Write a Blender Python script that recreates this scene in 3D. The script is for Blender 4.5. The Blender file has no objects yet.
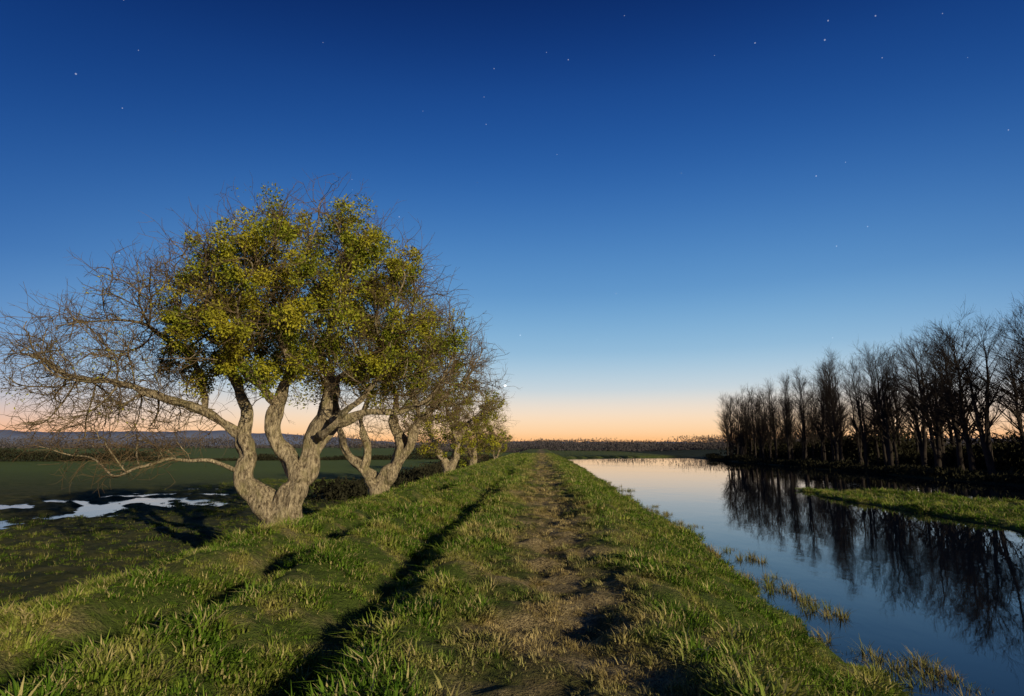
import bpy, math, numpy as np
from mathutils import Vector
sc=bpy.context.scene
sc.view_settings.view_transform='Standard'; sc.view_settings.look='None'
sc.view_settings.exposure=0; sc.view_settings.gamma=1
R_=math.radians

# ---------------------------------------------------------------- helpers
def vnoise(x,y,seed=0):
    T=np.random.default_rng(seed+100).random((256,256))
    x=np.asarray(x,float);y=np.asarray(y,float)
    xi=np.floor(x).astype(int);yi=np.floor(y).astype(int)
    fx=x-xi;fy=y-yi;fx=fx*fx*(3-2*fx);fy=fy*fy*(3-2*fy)
    a=T[xi&255,yi&255];b=T[(xi+1)&255,yi&255];c=T[xi&255,(yi+1)&255];d=T[(xi+1)&255,(yi+1)&255]
    return (a*(1-fx)+b*fx)*(1-fy)+(c*(1-fx)+d*fx)*fy-.5
def fbm(x,y,seed=0,o=3):
    s=0;a=1
    for i in range(o):
        s=s+a*vnoise(x*2**i,y*2**i,seed+i);a*=.5
    return s
def sstep(a,b,x):
    t=np.clip((x-a)/(b-a),0,1);return t*t*(3-2*t)
def mesh_from(name,V,F,smooth=False,mat=None):
    V=np.asarray(V,np.float32);F=np.asarray(F,np.int32)
    me=bpy.data.meshes.new(name)
    n,k=F.shape
    me.vertices.add(len(V));me.vertices.foreach_set('co',V.ravel())
    me.loops.add(n*k);me.loops.foreach_set('vertex_index',F.ravel())
    me.polygons.add(n);me.polygons.foreach_set('loop_start',np.arange(0,n*k,k,dtype=np.int32))
    try: me.polygons.foreach_set('loop_total',np.full(n,k,np.int32))
    except Exception: pass
    me.update(calc_edges=True)
    if smooth: me.polygons.foreach_set('use_smooth',np.ones(n,bool))
    if mat: me.materials.append(mat)
    return me
def add_obj(name,me,parent=None,loc=None):
    o=bpy.data.objects.new(name,me);sc.collection.objects.link(o)
    if parent:o.parent=parent
    if loc is not None:o.location=loc
    return o
def nrm(v): return v/np.maximum(np.linalg.norm(v,axis=-1,keepdims=True),1e-9)

# ---------------------------------------------------------------- materials
class NB:
    def __init__(s,name):
        s.m=bpy.data.materials.new(name);s.m.use_nodes=True
        s.nt=s.m.node_tree;s.nt.nodes.clear()
        s.out=s.n('ShaderNodeOutputMaterial')
    def n(s,t,**k):
        x=s.nt.nodes.new(t)
        for a,b in k.items(): setattr(x,a,b)
        return x
    def l(s,a,b): s.nt.links.new(a,b)
    def val(s,x,sock):
        if isinstance(x,(int,float)): sock.default_value=x
        elif isinstance(x,(tuple,list)): sock.default_value=(*x,1) if len(x)==3 and sock.type=='RGBA' else x
        else: s.l(x,sock)
    def mix(s,f,a,b):
        m=s.n('ShaderNodeMix',data_type='RGBA');s.val(f,m.inputs[0]);s.val(a,m.inputs[6]);s.val(b,m.inputs[7]);return m.outputs[2]
    def math(s,op,a,b=0,c=0,clamp=False):
        m=s.n('ShaderNodeMath',operation=op,use_clamp=clamp);s.val(a,m.inputs[0]);s.val(b,m.inputs[1]);s.val(c,m.inputs[2]);return m.outputs[0]
    def noise(s,vec,scale,detail=4,rough=.55):
        m=s.n('ShaderNodeTexNoise');s.l(vec,m.inputs['Vector']);m.inputs['Scale'].default_value=scale
        m.inputs['Detail'].default_value=detail;m.inputs['Roughness'].default_value=rough;return m.outputs[0]
    def rng(s,x,a,b,c=0,d=1):
        m=s.n('ShaderNodeMapRange');s.val(x,m.inputs[0])
        for i,v in enumerate((a,b,c,d)): m.inputs[i+1].default_value=v
        return m.outputs[0]
    def pos(s): 
        return s.n('ShaderNodeNewGeometry').outputs['Position']
    def xyz(s,v):
        m=s.n('ShaderNodeSeparateXYZ');s.l(v,m.inputs[0]);return m.outputs
    def bsdf(s,col,rough=.8,spec=.3,**k):
        b=s.n('ShaderNodeBsdfPrincipled');s.val(col,b.inputs['Base Color']);s.val(rough,b.inputs['Roughness'])
        b.inputs['Specular IOR Level'].default_value=spec;s.b=b;return b.outputs[0]
    def bump(s,h,st=.5,dist=.05):
        m=s.n('ShaderNodeBump');s.val(h,m.inputs['Height']);m.inputs['Strength'].default_value=st;m.inputs['Distance'].default_value=dist
        s.l(m.outputs[0],s.b.inputs['Normal'])
    def diff(s,col):
        b=s.n('ShaderNodeBsdfDiffuse');s.val(col,b.inputs[0]);return b.outputs[0]
    def fin(s,sh): s.l(sh,s.out.inputs[0]);return s.m
    def leafy(s,col,tr=.3):
        b=s.diff(col);t=s.n('ShaderNodeBsdfTranslucent');s.val(col,t.inputs[0])
        m=s.n('ShaderNodeMixShader');m.inputs[0].default_value=tr;s.l(b,m.inputs[1]);s.l(t.outputs[0],m.inputs[2]);return m.outputs[0]
def path_dist(g,p,x):
    w=g.noise(p,.33,1,.5)
    xx=g.math('ADD',x,g.math('MULTIPLY',g.math('SUBTRACT',w,.5),2.2))
    return g.math('ABSOLUTE',g.math('SUBTRACT',xx,.25))

# ground
g=NB('ground_material');p=g.pos();x,y,z=g.xyz(p)
n1=g.noise(p,1.2,5,.62);n2=g.noise(p,6,4,.65);n3=g.noise(p,34,3,.75);n4=g.noise(p,.03,3)
green=g.mix(n2,(.03,.05,.008),(.10,.13,.024))
soil=g.mix(n3,(.04,.027,.015),(.17,.12,.06))
straw=g.mix(g.rng(n3,.35,.65),(.10,.07,.035),(.42,.32,.16))
pd=path_dist(g,p,x)
pf=g.math('ADD',g.rng(pd,.1,1.5,1,0),g.rng(n1,.32,.68,-.6,.6),clamp=True)
pathc=g.mix(g.rng(n1,.42,.56),soil,straw)
bank=g.mix(g.rng(n2,.58,.8),green,soil)
bank=g.mix(pf,bank,pathc)
field=g.mix(g.rng(n1,.35,.65),(.026,.034,.012),(.075,.072,.03))
far=g.mix(n4,(.06,.09,.022),(.11,.14,.035))
dist=g.rng(y,40,80)
field=g.mix(dist,field,far)
c=g.mix(g.rng(x,-9.0,-6.0),field,bank)
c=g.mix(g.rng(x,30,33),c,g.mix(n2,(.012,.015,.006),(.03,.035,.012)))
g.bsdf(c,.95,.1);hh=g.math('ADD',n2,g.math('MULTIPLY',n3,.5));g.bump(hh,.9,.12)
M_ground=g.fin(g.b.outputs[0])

# grass blades
g=NB('grass_material');p=g.pos();x,y,z=g.xyz(p)
rnd=g.n('ShaderNodeObjectInfo').outputs['Random']
att=g.n('ShaderNodeAttribute',attribute_name='bl').outputs['Fac']
n1=g.noise(p,1.2,4,.62)
c=g.mix(rnd,(.045,.10,.010),(.15,.235,.028))
c=g.mix(g.rng(n1,.46,.68),c,(.30,.32,.05))
c=g.mix(g.rng(att,.78,.86),c,(.42,.35,.15))
pd=path_dist(g,p,x)
pf=g.math('ADD',g.rng(pd,.2,1.6,1,0),g.rng(n1,.35,.7,-.6,.6),clamp=True)
c=g.mix(g.math('MULTIPLY',pf,.9),c,g.mix(rnd,(.17,.12,.045),(.54,.40,.19)))
c=g.mix(g.rng(x,-9.5,-7.0),g.mix(.5,c,(.022,.028,.008)),c)  # bank's shade painted in: grass colour darkened on the left field
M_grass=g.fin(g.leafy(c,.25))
g=NB('reed_material');rnd=g.n('ShaderNodeObjectInfo').outputs['Random']
M_reed=g.fin(g.leafy(g.mix(rnd,(.13,.16,.03),(.34,.26,.12)),.25))

def bark(name,a,b,moss=None):
    g=NB(name);p=g.pos();mp=g.n('ShaderNodeMapping');g.l(p,mp.inputs[0]);mp.inputs['Scale'].default_value=(1,1,.3)
    n=g.noise(mp.outputs[0],16,5,.75);n2=g.noise(p,2.5,3)
    c=g.mix(g.rng(n,.38,.64),a,b)
    if moss: c=g.mix(g.rng(n2,.50,.70,0,.6),c,moss)
    g.bsdf(c,.95,.1);g.bump(n,1,.12);return g.fin(g.b.outputs[0])
def plainbark(name,a,b):
    g=NB(name);return g.fin(g.diff(g.mix(g.noise(g.pos(),3,2),a,b)))
M_bark=bark('bark_material',(.07,.048,.03),(.54,.43,.28),(.20,.175,.07))
M_twig=plainbark('twig_material',(.06,.042,.025),(.19,.13,.07))
M_dbark=plainbark('poplar_silhouette_bark',(.016,.013,.012),(.050,.040,.034))  # bark colour darkened so the dimly lit poplars read as silhouettes
g=NB('mistletoe_material');geo=g.n('ShaderNodeNewGeometry');n=g.noise(geo.outputs['Position'],.8,3)
c=g.mix(geo.outputs['Random Per Island'],(.055,.085,.009),(.30,.31,.033))
c=g.mix(g.rng(n,.44,.60),c,g.mix(.5,c,(.50,.40,.04)))
M_mist=g.fin(g.leafy(c,.2))
g=NB('hedge_material');p=g.pos()
c=g.mix(g.noise(p,.4,3),(.012,.013,.008),(.038,.034,.02));M_hedge=g.fin(g.diff(c))
g=NB('hazed_tree_material');p=g.pos()
c=g.mix(g.noise(p,.02,3),(.045,.040,.046),(.10,.085,.082));M_dist=g.fin(g.diff(c))  # lighter warm grey stands in for haze over the far trees
g=NB('hazed_hill_material');p=g.pos()
c=g.mix(g.noise(p,.006,5),(.12,.15,.24),(.20,.22,.30));M_hill=g.fin(g.diff(c))  # bluish base colour paints distance haze onto the hills
def water(name,bs,r0,r1):
    g=NB(name);p=g.pos()
    mp=g.n('ShaderNodeMapping');g.l(p,mp.inputs[0]);mp.inputs['Scale'].default_value=(1,.6,1)
    g.bsdf((.003,.006,.012),.03,.5);g.b.inputs['IOR'].default_value=1.33
    n=g.noise(mp.outputs[0],1.1,3,.5);nb=g.noise(p,.07,2)
    rp=g.math('MULTIPLY',n,g.rng(nb,.42,.68,.15,.9));g.bump(rp,bs,.06)
    g.l(g.rng(nb,.45,.65,r0,r1),g.b.inputs['Roughness'])
    return g.fin(g.b.outputs[0])
M_water=water('water_material',.22,.015,.06)
M_puddle=water('puddle_material',.5,.08,.16)

# ---------------------------------------------------------------- terrain
WZ=-1.1
def height(x,y):
    x=np.asarray(x,float);y=np.asarray(y,float)
    wob=.40*fbm(y/3.1,y*0+3,5)+.25*vnoise(y/9,y*0,9)
    xs=x+wob*sstep(2,4,np.abs(x))+.45*fbm(x/.8,y/.8,12)*sstep(2.5,4,x)
    sh=-.55*sstep(16,5,y)+.35*sstep(20,60,y)
    left=-1.8*sstep(-4.5,-11,xs)
    right=-2.5*sstep(1.3,8.1,xs-sh)
    z=np.where(x<0,left,right)
    wr=.30*fbm(y/9,y*0+8,21)
    nr=sstep(150,60,y)
    for c,w,d in ((-1.9,.32,.22),(-3.9,.42,.30)):
        z=z-nr*d*np.exp(-((x-c-wr)/w)**2)
    z=z+nr*(.12*np.exp(-((x+1.2-wr)/.35)**2)+.20*np.exp(-((x+3.05-wr)/.38)**2)+.12*np.exp(-((x+4.8-wr)/.5)**2)+.10*np.exp(-((x-1.4)/.45)**2)-.06*np.exp(-((x-.25)/.55)**2))
    near=sstep(200,60,y)
    z=z+near*(.09*fbm(x/1.5,y/2.2,31)+.15*fbm(x/.45,y/.5,41)*sstep(70,30,y))
    ex=32+1.2*fbm(y/7,y*0+1,51)
    land=sstep(ex-2.5,ex+2.5,x)
    z=z+(1.55+.25*fbm(x/6,y/6,52)*1)*land*(x>8)+.9*sstep(34,60,x)*1
    cf=118+14*np.sin(x/22)+.25*np.clip(x,0,60)
    farl=sstep(cf-3,cf+4,y)*(x>3)
    z=z*(1-farl)+farl*np.maximum(z,-.7)
    xl=15.3+.9*fbm(y/4,y*0+2,61)
    xr=np.interp(y,[0,20,28,35,38.5],[27,26,23.2,20.5,15.2])+.8*fbm(y/3,y*0,62)
    sd=np.minimum(np.minimum(x-xl,xr-x),38.5-y)
    isl=sstep(-.8,.9,sd)
    z=np.where((x>12)&(x<29),z*(1-isl)+isl*(-.93+.22*fbm(x/2.5,y/2.5,63)),z)
    z=np.where(x<-12,z+.06*fbm(x/5,y/7,73),z)
    ho=np.exp(-((x+27.5)/5.5)**2-((y-35)/11)**2)
    z=z-ho*(.12+.55*fbm(x/2.6+.3*y,y/1.7,71,4))
    return z
def lin(a,b,s): return np.arange(a,b,s)
def grow_(a,s,f,lim):
    o=[];v=a
    while v<lim: o.append(v);v+=s;s*=f
    return np.array(o)
xs=np.concatenate([-grow_(36,1,1.16,5000)[::-1],lin(-35.5,-12,.25),lin(-12,7,.12),lin(7,36,.45),grow_(36,.8,1.16,5000)])
ys=np.concatenate([-grow_(3,.5,1.3,300)[::-1],lin(-2.6,24,.12),lin(24,60,.3),lin(60,150,1.2),grow_(150,2,1.12,5000)])
X,Y=np.meshgrid(xs,ys);Z=height(X,Y)
V=np.stack([X,Y,Z],-1).reshape(-1,3);nx=len(xs);ny=len(ys)
i=np.arange(nx-1)[None,:]+nx*np.arange(ny-1)[:,None]
F=np.stack([i,i+1,i+1+nx,i+nx],-1).reshape(-1,4)
add_obj('ground',mesh_from('ground',V,F,True,M_ground))
def sheet(name,x0,x1,y0,y1,z,mat):
    return add_obj(name,mesh_from(name,[(x0,y0,z),(x1,y0,z),(x1,y1,z),(x0,y1,z)],[(0,1,2,3)],False,mat))
sheet('river_water',2.2,62,-45,160,WZ,M_water)
sheet('puddle',-42,-18.0,13,59,-1.90,M_puddle)

# ---------------------------------------------------------------- hills
def hills(name,y0,x0,x1,fn,mat,depth=500):
    xx=np.linspace(x0,x1,400);h=fn(xx)
    rows=[];prof=[(0,-3,0),(.25,0,.55),(.5,0,1),(1,-3,.0)]
    for d,b,k in prof: rows.append(np.stack([xx,np.full_like(xx,y0+d*depth),h*k+b],-1))
    V=np.concatenate(rows);n=len(xx)
    i=np.arange(n-1)[None,:]+n*np.arange(3)[:,None]
    F=np.stack([i,i+1,i+1+n,i+n],-1).reshape(-1,4)
    add_obj(name,mesh_from(name,V,F,True,mat))
hills('hills',2200,-3500,3200,lambda x:14+52*sstep(-450,-1500,x)+16*fbm(x/420,x*0,81)+4*fbm(x/40,x*0,82)+8*sstep(400,1600,x),M_hill)

# ---------------------------------------------------------------- tubes / trees
def tubes(P,Rr,sides):
    N,K=P.shape[:2]
    T=np.empty_like(P);T[:,1:-1]=P[:,2:]-P[:,:-2];T[:,0]=P[:,1]-P[:,0];T[:,-1]=P[:,-1]-P[:,-2];T=nrm(T)
    d=nrm(P[:,-1]-P[:,0]);ref=np.zeros_like(d);ref[np.arange(N),np.argmin(np.abs(d),1)]=1
    U=nrm(np.cross(T,ref[:,None,:]));W=np.cross(T,U)
    a=np.arange(sides)/sides*2*np.pi
    V=P[:,:,None,:]+Rr[:,:,None,None]*(U[:,:,None,:]*np.cos(a)[None,None,:,None]+W[:,:,None,:]*np.sin(a)[None,None,:,None])
    idx=np.arange(N*K*sides).reshape(N,K,sides)
    A=idx[:,:-1];B=idx[:,1:]
    F=np.stack([A,np.roll(A,-1,2),np.roll(B,-1,2),B],-1).reshape(-1,4)
    return V.reshape(-1,3),F
def join(parts):
    Vs=[];Fs=[];o=0
    for v,f in parts:
        Vs.append(v);Fs.append(f+o);o+=len(v)
    return np.concatenate(Vs),np.concatenate(Fs)
def spawn(P,Rr,n,length,ang,K,rng,tmin=.2,tmax=1,rs=.6,wig=.12,up=0.,center=None,outw=.0,fall=.5,tip=.3,rmax=1.,rmin=.003):
    N,Kp=P.shape[:2];q=np.repeat(np.arange(N),n);M=len(q)
    t=rng.uniform(tmin,tmax,M);f=t*(Kp-1)*.9999;i0=f.astype(int);fr=(f-i0)[:,None]
    a=P[q,i0];b=P[q,i0+1];pos=a*(1-fr)+b*fr
    T=nrm(b-a);pe=rng.normal(size=(M,3));pe=nrm(pe-T*(pe*T).sum(1,keepdims=True))
    an=ang*rng.uniform(.6,1.3,M)[:,None];d=np.cos(an)*T+np.sin(an)*pe
    if center is not None: d=d+outw*nrm(pos-center)
    d=nrm(d+np.array([0,0,up]))
    L=length*(1-fall*t)*rng.uniform(.5,1.25,M)
    r=np.clip((Rr[q,i0]*(1-fr[:,0])+Rr[q,i0+1]*fr[:,0])*rs,rmin,rmax)
    Q=np.empty((M,K,3));Q[:,0]=pos
    for k in range(1,K):
        d=nrm(d+wig*rng.normal(size=(M,3))+np.array([0,0,up*.25]));Q[:,k]=Q[:,k-1]+d*(L/(K-1))[:,None]
    rr=r[:,None]*np.linspace(1,tip,K)[None,:]
    return Q,rr

def colonise(seeds,att,step,infl,kill,rng,iters=160,grav=0.,rk=.92):
    nodes=[];par=[];man=[]
    for s in seeds:
        ref,pts=s
        last=-1
        if ref is not None:
            d=[np.linalg.norm(np.array(ref)-n) for n in nodes];last=int(np.argmin(d))
        for j,pt in enumerate(pts):
            q=np.array(pt[:3],float);r=pt[3]*rk
            if last>=0:
                a=nodes[last];ra=man[last] if ref is None or j>0 else min(man[last],r*1.15)
                m=max(1,int(np.linalg.norm(q-a)/.2))
                for k in range(1,m+1):
                    w=k/m
                    nodes.append(a+(q-a)*w+(rng.normal(size=3)*.055 if k<m else 0));par.append(last if k==1 else len(nodes)-2);man.append(ra*(1-w)+r*w)
                last=len(nodes)-1
            else:
                nodes.append(q);par.append(-1);man.append(r);last=len(nodes)-1
    nodes=[np.asarray(n,float) for n in nodes]
    NN=np.array(nodes);A=att.copy()
    D=np.linalg.norm(A[:,None]-NN[None],axis=2);best=D.argmin(1);bd=D.min(1)
    for it in range(iters):
        ok=bd<infl
        if it<12: ok=np.ones_like(ok) if ok.sum()<20 else ok
        if not ok.any(): break
        NN=np.array(nodes)
        v=nrm(A[ok]-NN[best[ok]]);acc=np.zeros_like(NN);np.add.at(acc,best[ok],v)
        ids=np.unique(best[ok])
        dr=nrm(acc[ids]+rng.normal(size=(len(ids),3))*.45+np.array([0,0,grav]))
        new=NN[ids]+dr*step
        base=len(nodes)
        for k in range(len(ids)):
            nodes.append(new[k]);par.append(int(ids[k]));man.append(0)
        D=np.linalg.norm(A[:,None]-new[None],axis=2);m=D.min(1);b=D.argmin(1)
        up=m<bd;best[up]=base+b[up];bd[up]=m[up]
        keep=bd>kill;A=A[keep];best=best[keep];bd=bd[keep]
        if len(A)==0: break
    return np.array(nodes),np.array(par),np.array(man)

def skeleton_tree(seeds,att,rng,step=.28,r0=.013,ex=2.35,center=np.zeros(3),tw=(2,2),twl=(.8,.4),infl=2.5,kill=.4,rt=.007):
    N,par,man=colonise(seeds,att,step,infl,kill,rng)
    n=len(N);acc=np.zeros(n);ch=[[] for _ in range(n)]
    for i in range(n-1,-1,-1):
        if acc[i]==0: acc[i]=r0**ex
        if par[i]>=0: acc[par[i]]+=acc[i];ch[par[i]].append(i)
    pr=acc**(1/ex)
    r=np.where(man>0,np.maximum(man,np.minimum(pr,.09)),np.minimum(pr,.15))
    parts=[]
    stack=[(0,None)]
    while stack:
        s,p=stack.pop()
        chain=[] if p is None else [p]
        i=s
        while True:
            chain.append(i)
            if not ch[i]: break
            c=sorted(ch[i],key=lambda k:-r[k])
            for k in c[1:]: stack.append((k,i))
            i=c[0]
        if len(chain)<2: continue
        P=N[chain].copy();rr=r[chain].copy()
        if p is not None: rr[0]=rr[1]
        if len(P)>3:
            P[1:-1]=.5*P[1:-1]+.25*(P[:-2]+P[2:])
            t=np.arange(len(P));tt=np.linspace(0,len(P)-1,3*len(P)-2)
            P=np.stack([np.interp(tt,t,P[:,k]) for k in range(3)],1);rr=np.interp(tt,t,rr)
            P[1:-1]=.5*P[1:-1]+.25*(P[:-2]+P[2:])
        sides=20 if rr.max()>.10 else (7 if rr.max()>.04 else 4)
        if sides==20:
            nz=np.interp(np.arange(len(rr)),np.arange(0,len(rr)+4,4),rng.uniform(-1,1,len(np.arange(0,len(rr)+4,4))))
            rr=rr*(1+.20*nz)
        v,f=tubes(P[None],rr[None],sides)
        if sides==20:
            k=np.arange(len(v));ctr=np.repeat(P,20,0)
            ang=(k%20)/20*2*np.pi;h=np.repeat(np.arange(len(P)),20)*.07
            lump=1+.13*np.sin(ang*3+h*2.1+s)+.08*np.sin(ang*5-h*3)+.34*fbm(ang/(2*np.pi)*8,h*1.6,s%50+200)*np.minimum(1,np.sin(ang/2)*3)
            v=ctr+(v-ctr)*lump[:,None]
        parts.append((v,f))
    limb=join(parts)
    sel=[i for i in range(n) if par[i]>=0 and r[i]<.045]
    P=np.stack([N[par[sel]],N[sel]],1);rr=np.stack([r[sel],r[sel]],1)
    a,ra=spawn(P,rr,tw[0],twl[0],.75,5,rng,0,1,.7,.34,.08,center,.35,.1,.4,rt,.004)
    b,rb=spawn(a,ra,tw[1],twl[1],.9,3,rng,.15,1,.8,.3,.06,None,0,.3,.4,rt*.8,.0045)
    twig=join([tubes(a,ra,3),tubes(b,rb,3)])
    return N,r,limb,twig

def ell(c,s,n,rng,shell=.35):
    d=nrm(rng.normal(size=(n,3)));rad=rng.random(n)**shell
    return np.array(c)+d*rad[:,None]*np.array(s)
def leaves(C,rad,per,size,rng,flat=.9,sub=6):
    if sub>1:
        q=np.repeat(np.arange(len(C)),sub)
        C=C[q]+nrm(rng.normal(size=(len(q),3)))*(rad[q]*rng.uniform(.2,.95,len(q)))[:,None]
        rad=rad[q]*rng.uniform(.25,.55,len(q));per=per//sub
    n=len(C)*per;q=np.repeat(np.arange(len(C)),per)
    d=nrm(rng.normal(size=(n,3)));d[:,2]*=flat
    p=C[q]+d*(rad[q]*rng.random(n)**.45)[:,None]
    a=nrm(d+.8*rng.normal(size=(n,3)));b=nrm(np.cross(a,rng.normal(size=(n,3))))
    l=(size*rng.uniform(.6,1.3,n))[:,None];w=l*.24;c=nrm(np.cross(a,b))*l*.12
    V=np.stack([p,p+a*l*.55+b*w+c,p+a*l,p+a*l*.55-b*w+c],1).reshape(-1,3)
    return V,np.arange(4*n).reshape(-1,4)

def make_tree(name,loc,N,r,limb,twig,clumps=None,mats=(M_bark,M_twig,M_mist),scale=1,rot=0):
    e=bpy.data.objects.new(name,None);sc.collection.objects.link(e);e.location=loc;e.scale=(scale,)*3;e.rotation_euler=(0,0,rot)
    e.empty_display_size=.5
    add_obj('trunk_and_limbs',mesh_from('limbs',*limb,smooth=True,mat=mats[0]),e)
    add_obj('twigs',mesh_from('twigs',*twig,smooth=False,mat=mats[1]),e)
    if clumps is not None: add_obj('mistletoe_foliage',mesh_from('foliage',*clumps,mat=mats[2]),e)
    return e

# --- main tree
rng=np.random.default_rng(11)
seeds=[
 (None,[(.0,0,-.45,.66),(.0,0,.12,.50)]),
 ((.0,0,.12),[(-.5,-.02,.62,.34),(-.98,-.1,1.05,.30),(-1.2,-.1,1.5,.28),(-1.08,0,1.95,.27),(-1.45,.05,2.5,.23),(-1.35,.25,3.3,.18),(-2.0,.3,4.4,.12),(-2.3,.2,5.4,.07)]),
 ((-1.45,.05,2.5),[(-2.3,-.4,3.2,.12),(-3.5,-.6,3.6,.10),(-4.9,-.5,4.1,.07),(-6.3,-.2,4.2,.04)]),
 ((-2.3,-.4,3.2),[(-2.9,.4,4.3,.08),(-4.0,.8,5.3,.06),(-5.2,.6,6.0,.035)]),
 ((-1.2,-.1,1.5),[(-1.9,-.5,1.9,.06),(-3.0,-.9,1.9,.04),(-4.3,-1.0,1.4,.02)]),
 ((.0,0,.12),[(.12,.0,.7,.40),(.34,.08,1.3,.34),(.1,.1,1.75,.31),(-.40,.1,2.25,.25),(-.55,.0,2.7,.23),(-.35,-.1,3.4,.2),(.1,-.3,4.4,.14),(-.4,-.5,5.6,.09)]),
 ((.34,.08,1.3),[(.58,.2,1.9,.27),(.6,.25,2.4,.25),(.85,.3,3.1,.21),(1.0,.3,4.0,.17),(.6,.3,5.0,.13),(1.0,.4,6.2,.08)]),
 ((.85,.3,3.1),[(1.5,.1,2.95,.15),(2.2,0,3.25,.12),(3.1,.1,3.2,.09),(4.0,.2,3.6,.05)]),
 ((.6,.25,2.4),[(1.2,-.4,2.6,.11),(1.9,-.7,3.3,.09),(2.9,-.8,4.2,.06)]),
 ((1.0,.3,4.0),[(1.8,.7,4.7,.12),(2.7,1.0,5.5,.08)]),
 ((-.35,-.1,3.4),[(-.9,-.9,4.2,.11),(-1.3,-1.5,5.3,.07)]),
 ((.58,.2,1.9),[(.9,1.1,2.9,.14),(.6,1.9,4.2,.09)]),
]
att=np.concatenate([ell((.1,0,6.45),(4.1,3.4,2.9),950,rng),ell((-5.1,-.2,4.7),(3.5,2.2,1.9),600,rng),
  ell((-4.6,-.6,2.9),(3.0,1.5,1.2),220,rng),ell((3.2,0,4.9),(2.2,2.2,2.1),300,rng),ell((-3.4,0,6.7),(2.5,2,1.7),220,rng)])
N,r,limb,twig=skeleton_tree(seeds,att,rng,center=np.array([0,0,3.5]),tw=(2,3),twl=(1.2,.5),kill=.36,rt=.010)
def pick(N,r,fn,n,rng,mind):
    c=N[fn(N)&(r<.10)];rng.shuffle(c);out=[]
    for q in c:
        if all(np.linalg.norm(q-o)>mind for o in out): out.append(q)
        if len(out)>=n: break
    return np.array(out)
inn=lambda c,s:(lambda n:(((n-np.array(c))/np.array(s))**2).sum(1)<1)
C=pick(N,r,lambda n:inn((.3,-.1,6.4),(3.5,2.9,2.6))(n)|inn((2.9,0,5.1),(1.9,1.8,1.6))(n),92,rng,.85)
C2=pick(N,r,lambda n:inn((-2.4,0,5.3),(1.9,2,1.6))(n),20,rng,.75)
C3=pick(N,r,lambda n:n[:,2]>3.2,60,rng,.8)
f1=leaves(C,rng.uniform(.45,1.0,len(C)),1150,.084,rng)
f2=leaves(C2,rng.uniform(.4,.8,len(C2)),750,.084,rng)
f3=leaves(C3,rng.uniform(.3,.9,len(C3)),40,.08,rng,sub=1)
tx,ty=-7.1,16.0
make_tree('hawthorn_tree',(tx,ty,float(height(tx,ty))),N,r,limb,twig,join([f1,f2,f3]))

# --- second tree
rng=np.random.default_rng(23)
seeds=[
 (None,[(0,0,-.4,.6),(0,0,.15,.46)]),
 ((0,0,.15),[(-.25,0,.7,.30),(-.7,.1,1.2,.26),(-1.35,.1,1.7,.2),(-1.7,.1,2.5,.15),(-2.3,.2,3.6,.09)]),
 ((-.7,.1,1.2),[(-.6,.3,2.1,.16),(-1.0,.4,3.2,.11),(-.7,.5,4.6,.07)]),
 ((0,0,.15),[(.35,0,.8,.36),(.85,0,1.5,.32),(.9,.1,2.3,.26),(.5,.2,3.1,.2),(.6,.2,4.2,.14),(.2,.1,5.4,.09)]),
 ((.85,0,1.5),[(1.4,-.1,2.2,.2),(1.7,-.2,3.2,.16),(2.6,-.2,4.0,.11),(3.6,-.1,4.9,.07)]),
 ((1.7,-.2,3.2),[(1.5,-.6,4.3,.1),(1.9,-.8,5.6,.07)]),
]
att=np.concatenate([ell((.6,0,5.6),(4.3,3.5,3.2),780,rng),ell((3.0,0,4.6),(2.5,2.4,2.3),400,rng)])
N,r,limb,twig=skeleton_tree(seeds,att,rng,center=np.array([0,0,2.8]),tw=(2,3),twl=(1.1,.55),rt=.012,kill=.46)
C=pick(N,r,inn((.9,0,5.8),(3.0,2.6,2.2)),26,rng,.8);C3=pick(N,r,lambda n:n[:,2]>3,30,rng,.8)
fo=join([leaves(C,rng.uniform(.4,.9,len(C)),480,.1,rng),leaves(C3,rng.uniform(.4,.9,len(C3)),25,.1,rng,sub=1)])
tx,ty=-6.9,24.5
make_tree('hawthorn_tree.001',(tx,ty,float(height(tx,ty))),N,r,limb,twig,fo)
# --- further trees down the bank
for k,(tx,ty,s,sd) in enumerate([(-7.6,48,1.3,31),(-8.6,74,1.3,33),(-8,104,.95,34)]):
    rng=np.random.default_rng(sd)
    seeds=[(None,[(0,0,-.3,.5),(0,0,.2,.36)]),((0,0,.2),[(-.5,0,1.2,.24),(-1.1,.2,2.3,.14),(-1.6,.1,3.4,.08)]),
      ((0,0,.2),[(.4,.1,1.1,.28),(.5,0,2.2,.2),(1.2,.1,3.4,.12)]),((.5,0,2.2),[(.1,-.5,3.3,.12),(-.2,-.7,4.6,.07)])]
    att=ell((.2,0,3.8),(4.0,3.6,2.9),360,rng)
    N,r,limb,twig=skeleton_tree(seeds,att,rng,center=np.array([0,0,2.5]),tw=(2,2),twl=(1.0,.6),rt=.02,kill=.6)
    C=pick(N,r,inn((.2,0,3.8),(3.4,3,2.5)),55,rng,.6)
    make_tree('hawthorn_tree.%03d'%(k+2),(tx,ty,float(height(tx,ty))),N,r,limb,twig,leaves(C,rng.uniform(.5,.9,len(C)),180,.14,rng,sub=3),mats=(M_bark,M_twig,M_mist),scale=s,rot=k*1.3)

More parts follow.
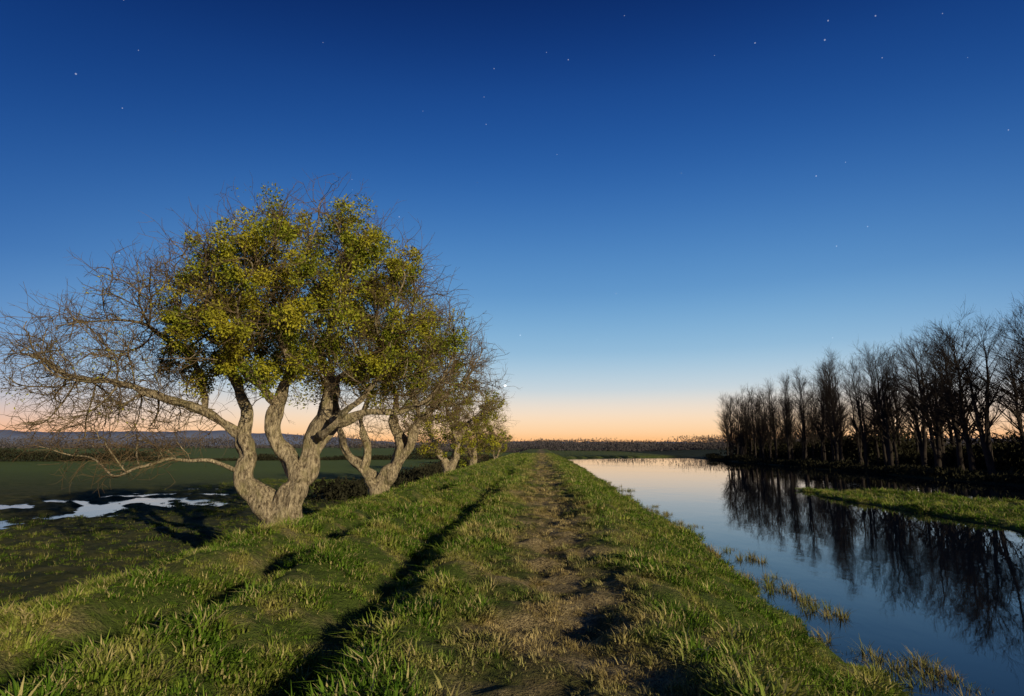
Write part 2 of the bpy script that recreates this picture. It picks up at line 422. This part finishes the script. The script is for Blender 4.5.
# --- poplars on the far bank
protos=[]
for k in range(7):
    rng=np.random.default_rng(50+k);big=k>=4
    H=12.4;ns=1 if k%3 else 2
    P0=np.zeros((ns,12,3));zz=np.linspace(0,H,12)
    for s in range(ns):
        a=rng.uniform(0,6.28);lean=(.015 if ns==1 else .06)
        w=np.cumsum(rng.normal(size=(12,2))*.06,0)
        P0[s,:,0]=zz*lean*math.cos(a+s*3.1)+w[:,0];P0[s,:,1]=zz*lean*math.sin(a+s*3.1)+w[:,1];P0[s,:,2]=zz*(1-.08*s)-.3
    R0=np.tile(np.linspace(.27 if big else .18,.02,12),(ns,1))
    P1,R1=spawn(P0,R0,((48 if big else 34)//ns)+6,5.4 if big else 3.7,.80 if big else .60,7,rng,.22,1,.45,.07,.06 if big else .10,fall=.58,rmax=.07,rmin=.017)
    P2,R2=spawn(P1,R1,8,2.0,.55,5,rng,.12,1,.6,.10,.10,fall=.45,rmax=.026,rmin=.011)
    P3,R3=spawn(P2,R2,4,1.0,.55,3,rng,.15,1,.7,.10,.10,fall=.3,rmax=.012,rmin=.008)
    parts=[tubes(P0,R0,8),tubes(P1,R1,4),tubes(P2,R2,3),tubes(P3,R3,3)]
    protos.append(mesh_from('poplar_mesh_%d'%k,*join(parts),smooth=False,mat=M_dbark))
rng=np.random.default_rng(77);pl=[];yv=116.
while yv>28:
    xx=36.5+rng.uniform(-1.2,1.6);big=yv<62
    hs=(rng.uniform(.80,1.04) if not big else rng.uniform(.90,1.02))*(.92 if yv>85 else 1)
    pl.append((xx,yv,hs,(4+rng.integers(3)) if big else rng.integers(4)))
    if rng.random()<.75: pl.append((xx+rng.uniform(3.5,9),yv+rng.uniform(-1.5,1.5),hs*rng.uniform(.85,1.08),rng.integers(7) if big else rng.integers(4)))
    yv-=rng.uniform(1.6,2.7)*(1.35 if big else 1)
for k,(a,b,h,t) in enumerate(pl):
    o=add_obj('poplar_tree' if k==0 else 'poplar_tree.%03d'%k,protos[int(t)],None,(a,b,float(height(a,b))))
    o.rotation_euler=(0,0,rng.uniform(0,6.28));o.scale=(h,h,h*rng.uniform(.95,1.05))

# --- hedges, undergrowth and distant tree lines (masses of small faces)
def brush(name,path,h,w,n,size,rng,mat,seed,lump=6.,base=.35):
    path=np.array(path,float);seg=np.linalg.norm(np.diff(path,axis=0),axis=1);cum=np.r_[0,np.cumsum(seg)]
    s=rng.uniform(0,cum[-1],n);px=np.interp(s,cum,path[:,0]);py=np.interp(s,cum,path[:,1])
    hh=h*(base+(1-base)*np.clip(.4+1.4*fbm(s/lump,s*0+seed,seed,5),0,1.3))
    px=px+rng.normal(size=n)*w*.5;py=py+rng.normal(size=n)*w*.5
    u=rng.random(n)**.8;pz=height(px,py)+u*hh-.1
    d=rng.normal(size=(n,3))*.6;d[:,2]=np.abs(d[:,2])+.5;d=nrm(d);b=nrm(np.cross(d,rng.normal(size=(n,3))))
    l=(size*rng.uniform(.5,1.3,n))[:,None];p=np.stack([px,py,pz],1)
    V=np.stack([p-b*l*.3,p+b*l*.3,p+d*l],1).reshape(-1,3)
    add_obj(name,mesh_from(name,V,np.arange(3*n).reshape(-1,3),mat=mat))
rng=np.random.default_rng(5)
brush('riverside_undergrowth',[(50,15),(47,60),(44,125)],3.8,5,60000,.4,rng,M_hedge,91,8)
brush('bankside_scrub',[(35,20),(34.6,60),(35,120)],.9,1.6,20000,.3,rng,M_hedge,92,3)
brush('distant_treeline',[(-60,330),(20,270),(70,230),(120,200),(260,160)],4.6,14,60000,.6,rng,M_dist,93,12,.15)
brush('field_hedge',[(-14,150),(-60,135),(-140,115),(-260,80)],2.6,3,50000,.4,rng,M_hedge,94,9,.12)
brush('distant_woodland',[(-900,620),(-300,680),(0,760),(300,720),(700,580)],14,50,70000,1.8,rng,M_dist,95,35,.2)
brush('bank_foot_scrub',[(-13,36),(-12.5,70),(-12,130)],1.5,2.2,22000,.3,rng,M_hedge,96,5,.3)

# ---------------------------------------------------------------- grass
def tuft(name,nb,rad,h,rng,mat,wid=.006,lean=.5):
    V=[];F=[];bl=[]
    for k in range(nb):
        a=rng.uniform(0,6.28);rr=rad*math.sqrt(rng.random());x0,y0=rr*math.cos(a),rr*math.sin(a)
        L=h*rng.uniform(.5,1.25);da=a+rng.normal()*.7;le=lean*rng.uniform(.2,1.3)
        w=wid*rng.uniform(.7,1.3);sx,sy=-math.sin(da)*w,math.cos(da)*w;pts=[]
        for t in (0,.55,1):
            o=le*L*t*t;z=L*t*(1-.35*le*t);pts.append((x0+math.cos(da)*o,y0+math.sin(da)*o,z-.01,(1-t**1.5)))
        i0=len(V)
        for (x,y,z,ww) in pts[:2]:
            V+= [(x-sx*ww,y-sy*ww,z),(x+sx*ww,y+sy*ww,z)]
        x,y,z,_=pts[2];V+=[(x-sx*.08,y-sy*.08,z),(x+sx*.08,y+sy*.08,z)]
        for j in range(2): F.append((i0+2*j,i0+2*j+1,i0+2*j+3,i0+2*j+2))
        bl+=[rng.random()]*6
    me=mesh_from(name,V,F,True,mat);at=me.attributes.new('bl','FLOAT','POINT');at.data.foreach_set('value',np.array(bl,np.float32))
    return bpy.data.objects.new(name,me)
def coll(name,objs):
    c=bpy.data.collections.new(name)
    for o in objs:c.objects.link(o)
    return c
rng=np.random.default_rng(3)
short=coll('grass_tufts',[tuft('tuft_a',34,.09,.038,rng,M_grass,.0046,1.1),tuft('tuft_b',30,.07,.05,rng,M_grass,.0048,1.2),
   tuft('tuft_c',28,.10,.032,rng,M_grass,.0048,1.5),tuft('tuft_d',36,.08,.075,rng,M_grass,.0046,1.3)])
reeds=coll('reed_tufts',[tuft('reed_a',24,.06,.22,rng,M_reed,.006,.9),tuft('reed_b',18,.12,.12,rng,M_reed,.006,1.2),tuft('reed_c',30,.16,.07,rng,M_reed,.006,1.2)])
def scatter(name,P,scl,idx,col,rng):
    me=bpy.data.meshes.new(name+'_points');n=len(P)
    me.vertices.add(n);me.vertices.foreach_set('co',P.astype(np.float32).ravel())
    rot=np.stack([rng.normal(size=n)*.15,rng.normal(size=n)*.15,rng.uniform(0,6.28,n)],1).astype(np.float32)
    a=me.attributes.new('rot','FLOAT_VECTOR','POINT');a.data.foreach_set('vector',rot.ravel())
    a=me.attributes.new('scl','FLOAT','POINT');a.data.foreach_set('value',scl.astype(np.float32))
    a=me.attributes.new('idx','INT','POINT');a.data.foreach_set('value',idx.astype(np.int32))
    o=add_obj(name,me)
    ng=bpy.data.node_groups.new(name+'_nodes','GeometryNodeTree')
    ng.interface.new_socket('Geometry',in_out='INPUT',socket_type='NodeSocketGeometry')
    ng.interface.new_socket('Geometry',in_out='OUTPUT',socket_type='NodeSocketGeometry')
    gi=ng.nodes.new('NodeGroupInput');go=ng.nodes.new('NodeGroupOutput');ip=ng.nodes.new('GeometryNodeInstanceOnPoints')
    ci=ng.nodes.new('GeometryNodeCollectionInfo');ci.inputs['Collection'].default_value=col
    ci.inputs['Separate Children'].default_value=True;ci.inputs['Reset Children'].default_value=True
    def na(nm,ty):
        q=ng.nodes.new('GeometryNodeInputNamedAttribute');q.data_type=ty;q.inputs['Name'].default_value=nm
        return [s for s in q.outputs if s.enabled and s.name=='Attribute'][0]
    L=ng.links.new
    L(gi.outputs[0],ip.inputs['Points']);L(ci.outputs[0],ip.inputs['Instance']);ip.inputs['Pick Instance'].default_value=True
    L(na('idx','INT'),ip.inputs['Instance Index']);L(na('rot','FLOAT_VECTOR'),ip.inputs['Rotation']);L(na('scl','FLOAT'),ip.inputs['Scale'])
    L(ip.outputs[0],go.inputs[0])
    md=o.modifiers.new('scatter','NODES');md.node_group=ng
    return o
pts=[];sc_=[]
def zone(x0,x1,y0,y1,dens,s0,s1):
    n=int((x1-x0)*(y1-y0)*dens);x=rng.uniform(x0,x1,n);y=rng.uniform(y0,y1,n);z=height(x,y)
    keep=np.ones(n,bool)
    keep&=(z>WZ+.01)|(x<-6)
    pf=np.clip(1-(np.abs(x-.25)-.3)/1.0,0,1)+1.5*fbm(x/.6,y/1.0,111)
    keep&=rng.random(n)>np.clip(pf,0,1)*.6
    wr=.30*fbm(y/9,y*0+8,21)
    rut=np.maximum(np.exp(-((x+1.9-wr)/.25)**2),np.exp(-((x+3.9-wr)/.32)**2));keep&=rng.random(n)>rut*.55
    ho=np.exp(-((x+27)/5.)**2-((y-36)/14)**2);keep&=rng.random(n)>ho*1.3
    cl=fbm(x/.36,y/.36,115)
    pa=np.clip(.8+2.4*cl,.22,1.0);keep&=rng.random(n)<pa
    x,y,z,cl=x[keep],y[keep],z[keep],cl[keep]
    s=rng.uniform(s0,s1,len(x))*(1+1.5*cl+.6*fbm(x/1.4,y/1.4,113))*np.where(np.abs(x-.25)<.8,.65,1)
    pts.append(np.stack([x,y,z],1));sc_.append(np.clip(s,.45,4))
zone(-9,5.3,1.5,11,270,.85,1.45)
zone(-11,5.6,11,22,120,1.05,1.8)
zone(-12,6,22,45,38,1.4,2.4)
zone(-12,6,45,120,12,1.8,3.0)
zone(-30,-9,4,60,12,1.0,2.2)
zone(14.5,27,10,39,30,1.7,3.0)
P=np.concatenate(pts);S=np.concatenate(sc_)
scatter('grass',P,S,rng.integers(0,4,len(P)),short,rng)
y=rng.uniform(3,45,6000);x=rng.normal(size=6000)*.8+4.8;z=height(x,y);k=(z<WZ+.12)&(z>WZ-.5)&(fbm(x/.6,y/.6,120)>.10)
P=np.stack([x[k],y[k],np.maximum(z[k],WZ-.04)],1)
scatter('reeds',P,rng.uniform(.4,1.2,len(P)),rng.integers(0,3,len(P)),reeds,rng)
print('grass',len(S),'reeds',len(P))

# ---------------------------------------------------------------- world (dusk sky)
w=bpy.data.worlds.new('World');sc.world=w;w.use_nodes=True;nt=w.node_tree;nt.nodes.clear()
N_=lambda t:nt.nodes.new(t);L=nt.links.new
tc=N_('ShaderNodeTexCoord');sep=N_('ShaderNodeSeparateXYZ');L(tc.outputs['Generated'],sep.inputs[0])
def s2l(c): return tuple(((v/255+.055)/1.055)**2.4 if v/255>.04045 else v/255/12.92 for v in c)+(1,)
def ramp(st):
    r_=N_('ShaderNodeValToRGB');e=r_.color_ramp.elements;r_.color_ramp.interpolation='B_SPLINE'
    while len(e)>1:e.remove(e[0])
    e[0].position=st[0][0];e[0].color=s2l(st[0][1])
    for p_,c_ in st[1:]:
        q=e.new(p_);q.color=s2l(c_)
    L(sep.outputs['Z'],r_.inputs[0]);return r_.outputs[0]
glow=ramp([(0,(255,176,105)),(.022,(255,212,160)),(.055,(250,226,200)),(.095,(198,215,224)),(.16,(142,188,219)),(.26,(93,150,204)),(.41,(48,105,176)),(.55,(27,75,148)),(.66,(13,48,113)),(1,(6,26,74))])
side=ramp([(0,(255,155,98)),(.022,(246,184,148)),(.055,(186,184,196)),(.09,(126,165,205)),(.16,(84,136,195)),(.26,(52,106,175)),(.41,(26,74,145)),(.55,(14,51,115)),(.66,(8,35,90)),(1,(5,20,62))])
def m(op,a,b=0,cl=False):
    q=N_('ShaderNodeMath');q.operation=op;q.use_clamp=cl
    for i_,v in enumerate((a,b)):
        if isinstance(v,(int,float)):q.inputs[i_].default_value=v
        else:L(v,q.inputs[i_])
    return q.outputs[0]
nv=N_('ShaderNodeVectorMath');nv.operation='DOT_PRODUCT';L(tc.outputs['Generated'],nv.inputs[0]);ga=R_(3);nv.inputs[1].default_value=(math.sin(ga),math.cos(ga),0)
mr=N_('ShaderNodeMapRange');mr.interpolation_type='SMOOTHSTEP';L(nv.outputs['Value'],mr.inputs[0]);mr.inputs[1].default_value=.5;mr.inputs[2].default_value=.97
mx=N_('ShaderNodeMix');mx.data_type='RGBA';L(mr.outputs[0],mx.inputs[0]);L(side,mx.inputs[6]);L(glow,mx.inputs[7])
vo=N_('ShaderNodeTexVoronoi');vo.inputs['Scale'].default_value=60;L(tc.outputs['Generated'],vo.inputs['Vector'])
sv=N_('ShaderNodeSeparateColor');L(vo.outputs['Color'],sv.inputs[0])
dots=m('LESS_THAN',vo.outputs['Distance'],m('MULTIPLY',m('SUBTRACT',sv.outputs[0],.70),.24))
st=m('MULTIPLY',dots,m('MULTIPLY',m('GREATER_THAN',sep.outputs['Z'],.15),.26))
pv=N_('ShaderNodeVectorMath');pv.operation='DOT_PRODUCT';L(tc.outputs['Generated'],pv.inputs[0])
az=R_(-2.8-.7);el=R_(5.9);pv.inputs[1].default_value=(math.sin(az)*math.cos(el),math.cos(az)*math.cos(el),math.sin(el))
pl_=m('MULTIPLY',m('GREATER_THAN',pv.outputs['Value'],math.cos(R_(.13))),1.2)
add=m('ADD',st,pl_)
ad=N_('ShaderNodeMix');ad.data_type='RGBA';ad.blend_type='ADD';ad.inputs[0].default_value=1;L(mx.outputs[2],ad.inputs[6]);L(add,ad.inputs[7])
bg=N_('ShaderNodeBackground');L(ad.outputs[2],bg.inputs[0]);bg.inputs[1].default_value=1.0
wo=N_('ShaderNodeOutputWorld');L(bg.outputs[0],wo.inputs[0])

# ---------------------------------------------------------------- low moonlight
ld=bpy.data.lights.new('moonlight','SUN');ld.energy=5;ld.angle=R_(.6);ld.color=(1,.88,.60)
lo=bpy.data.objects.new('moonlight',ld);sc.collection.objects.link(lo)
el=R_(14.5);az=R_(137)
S_=Vector((math.sin(az)*math.cos(el),math.cos(az)*math.cos(el),math.sin(el)))
lo.rotation_euler=(-S_).to_track_quat('-Z','Y').to_euler();lo.location=S_*40

# ---------------------------------------------------------------- camera
cd=bpy.data.cameras.new('camera');cd.lens=20;cd.sensor_width=36;cd.clip_end=12000;cd.clip_start=.05
co=bpy.data.objects.new('camera',cd);sc.collection.objects.link(co)
co.location=(0,0,1.7);co.rotation_euler=(R_(90+9.7),0,R_(2.8));sc.camera=co
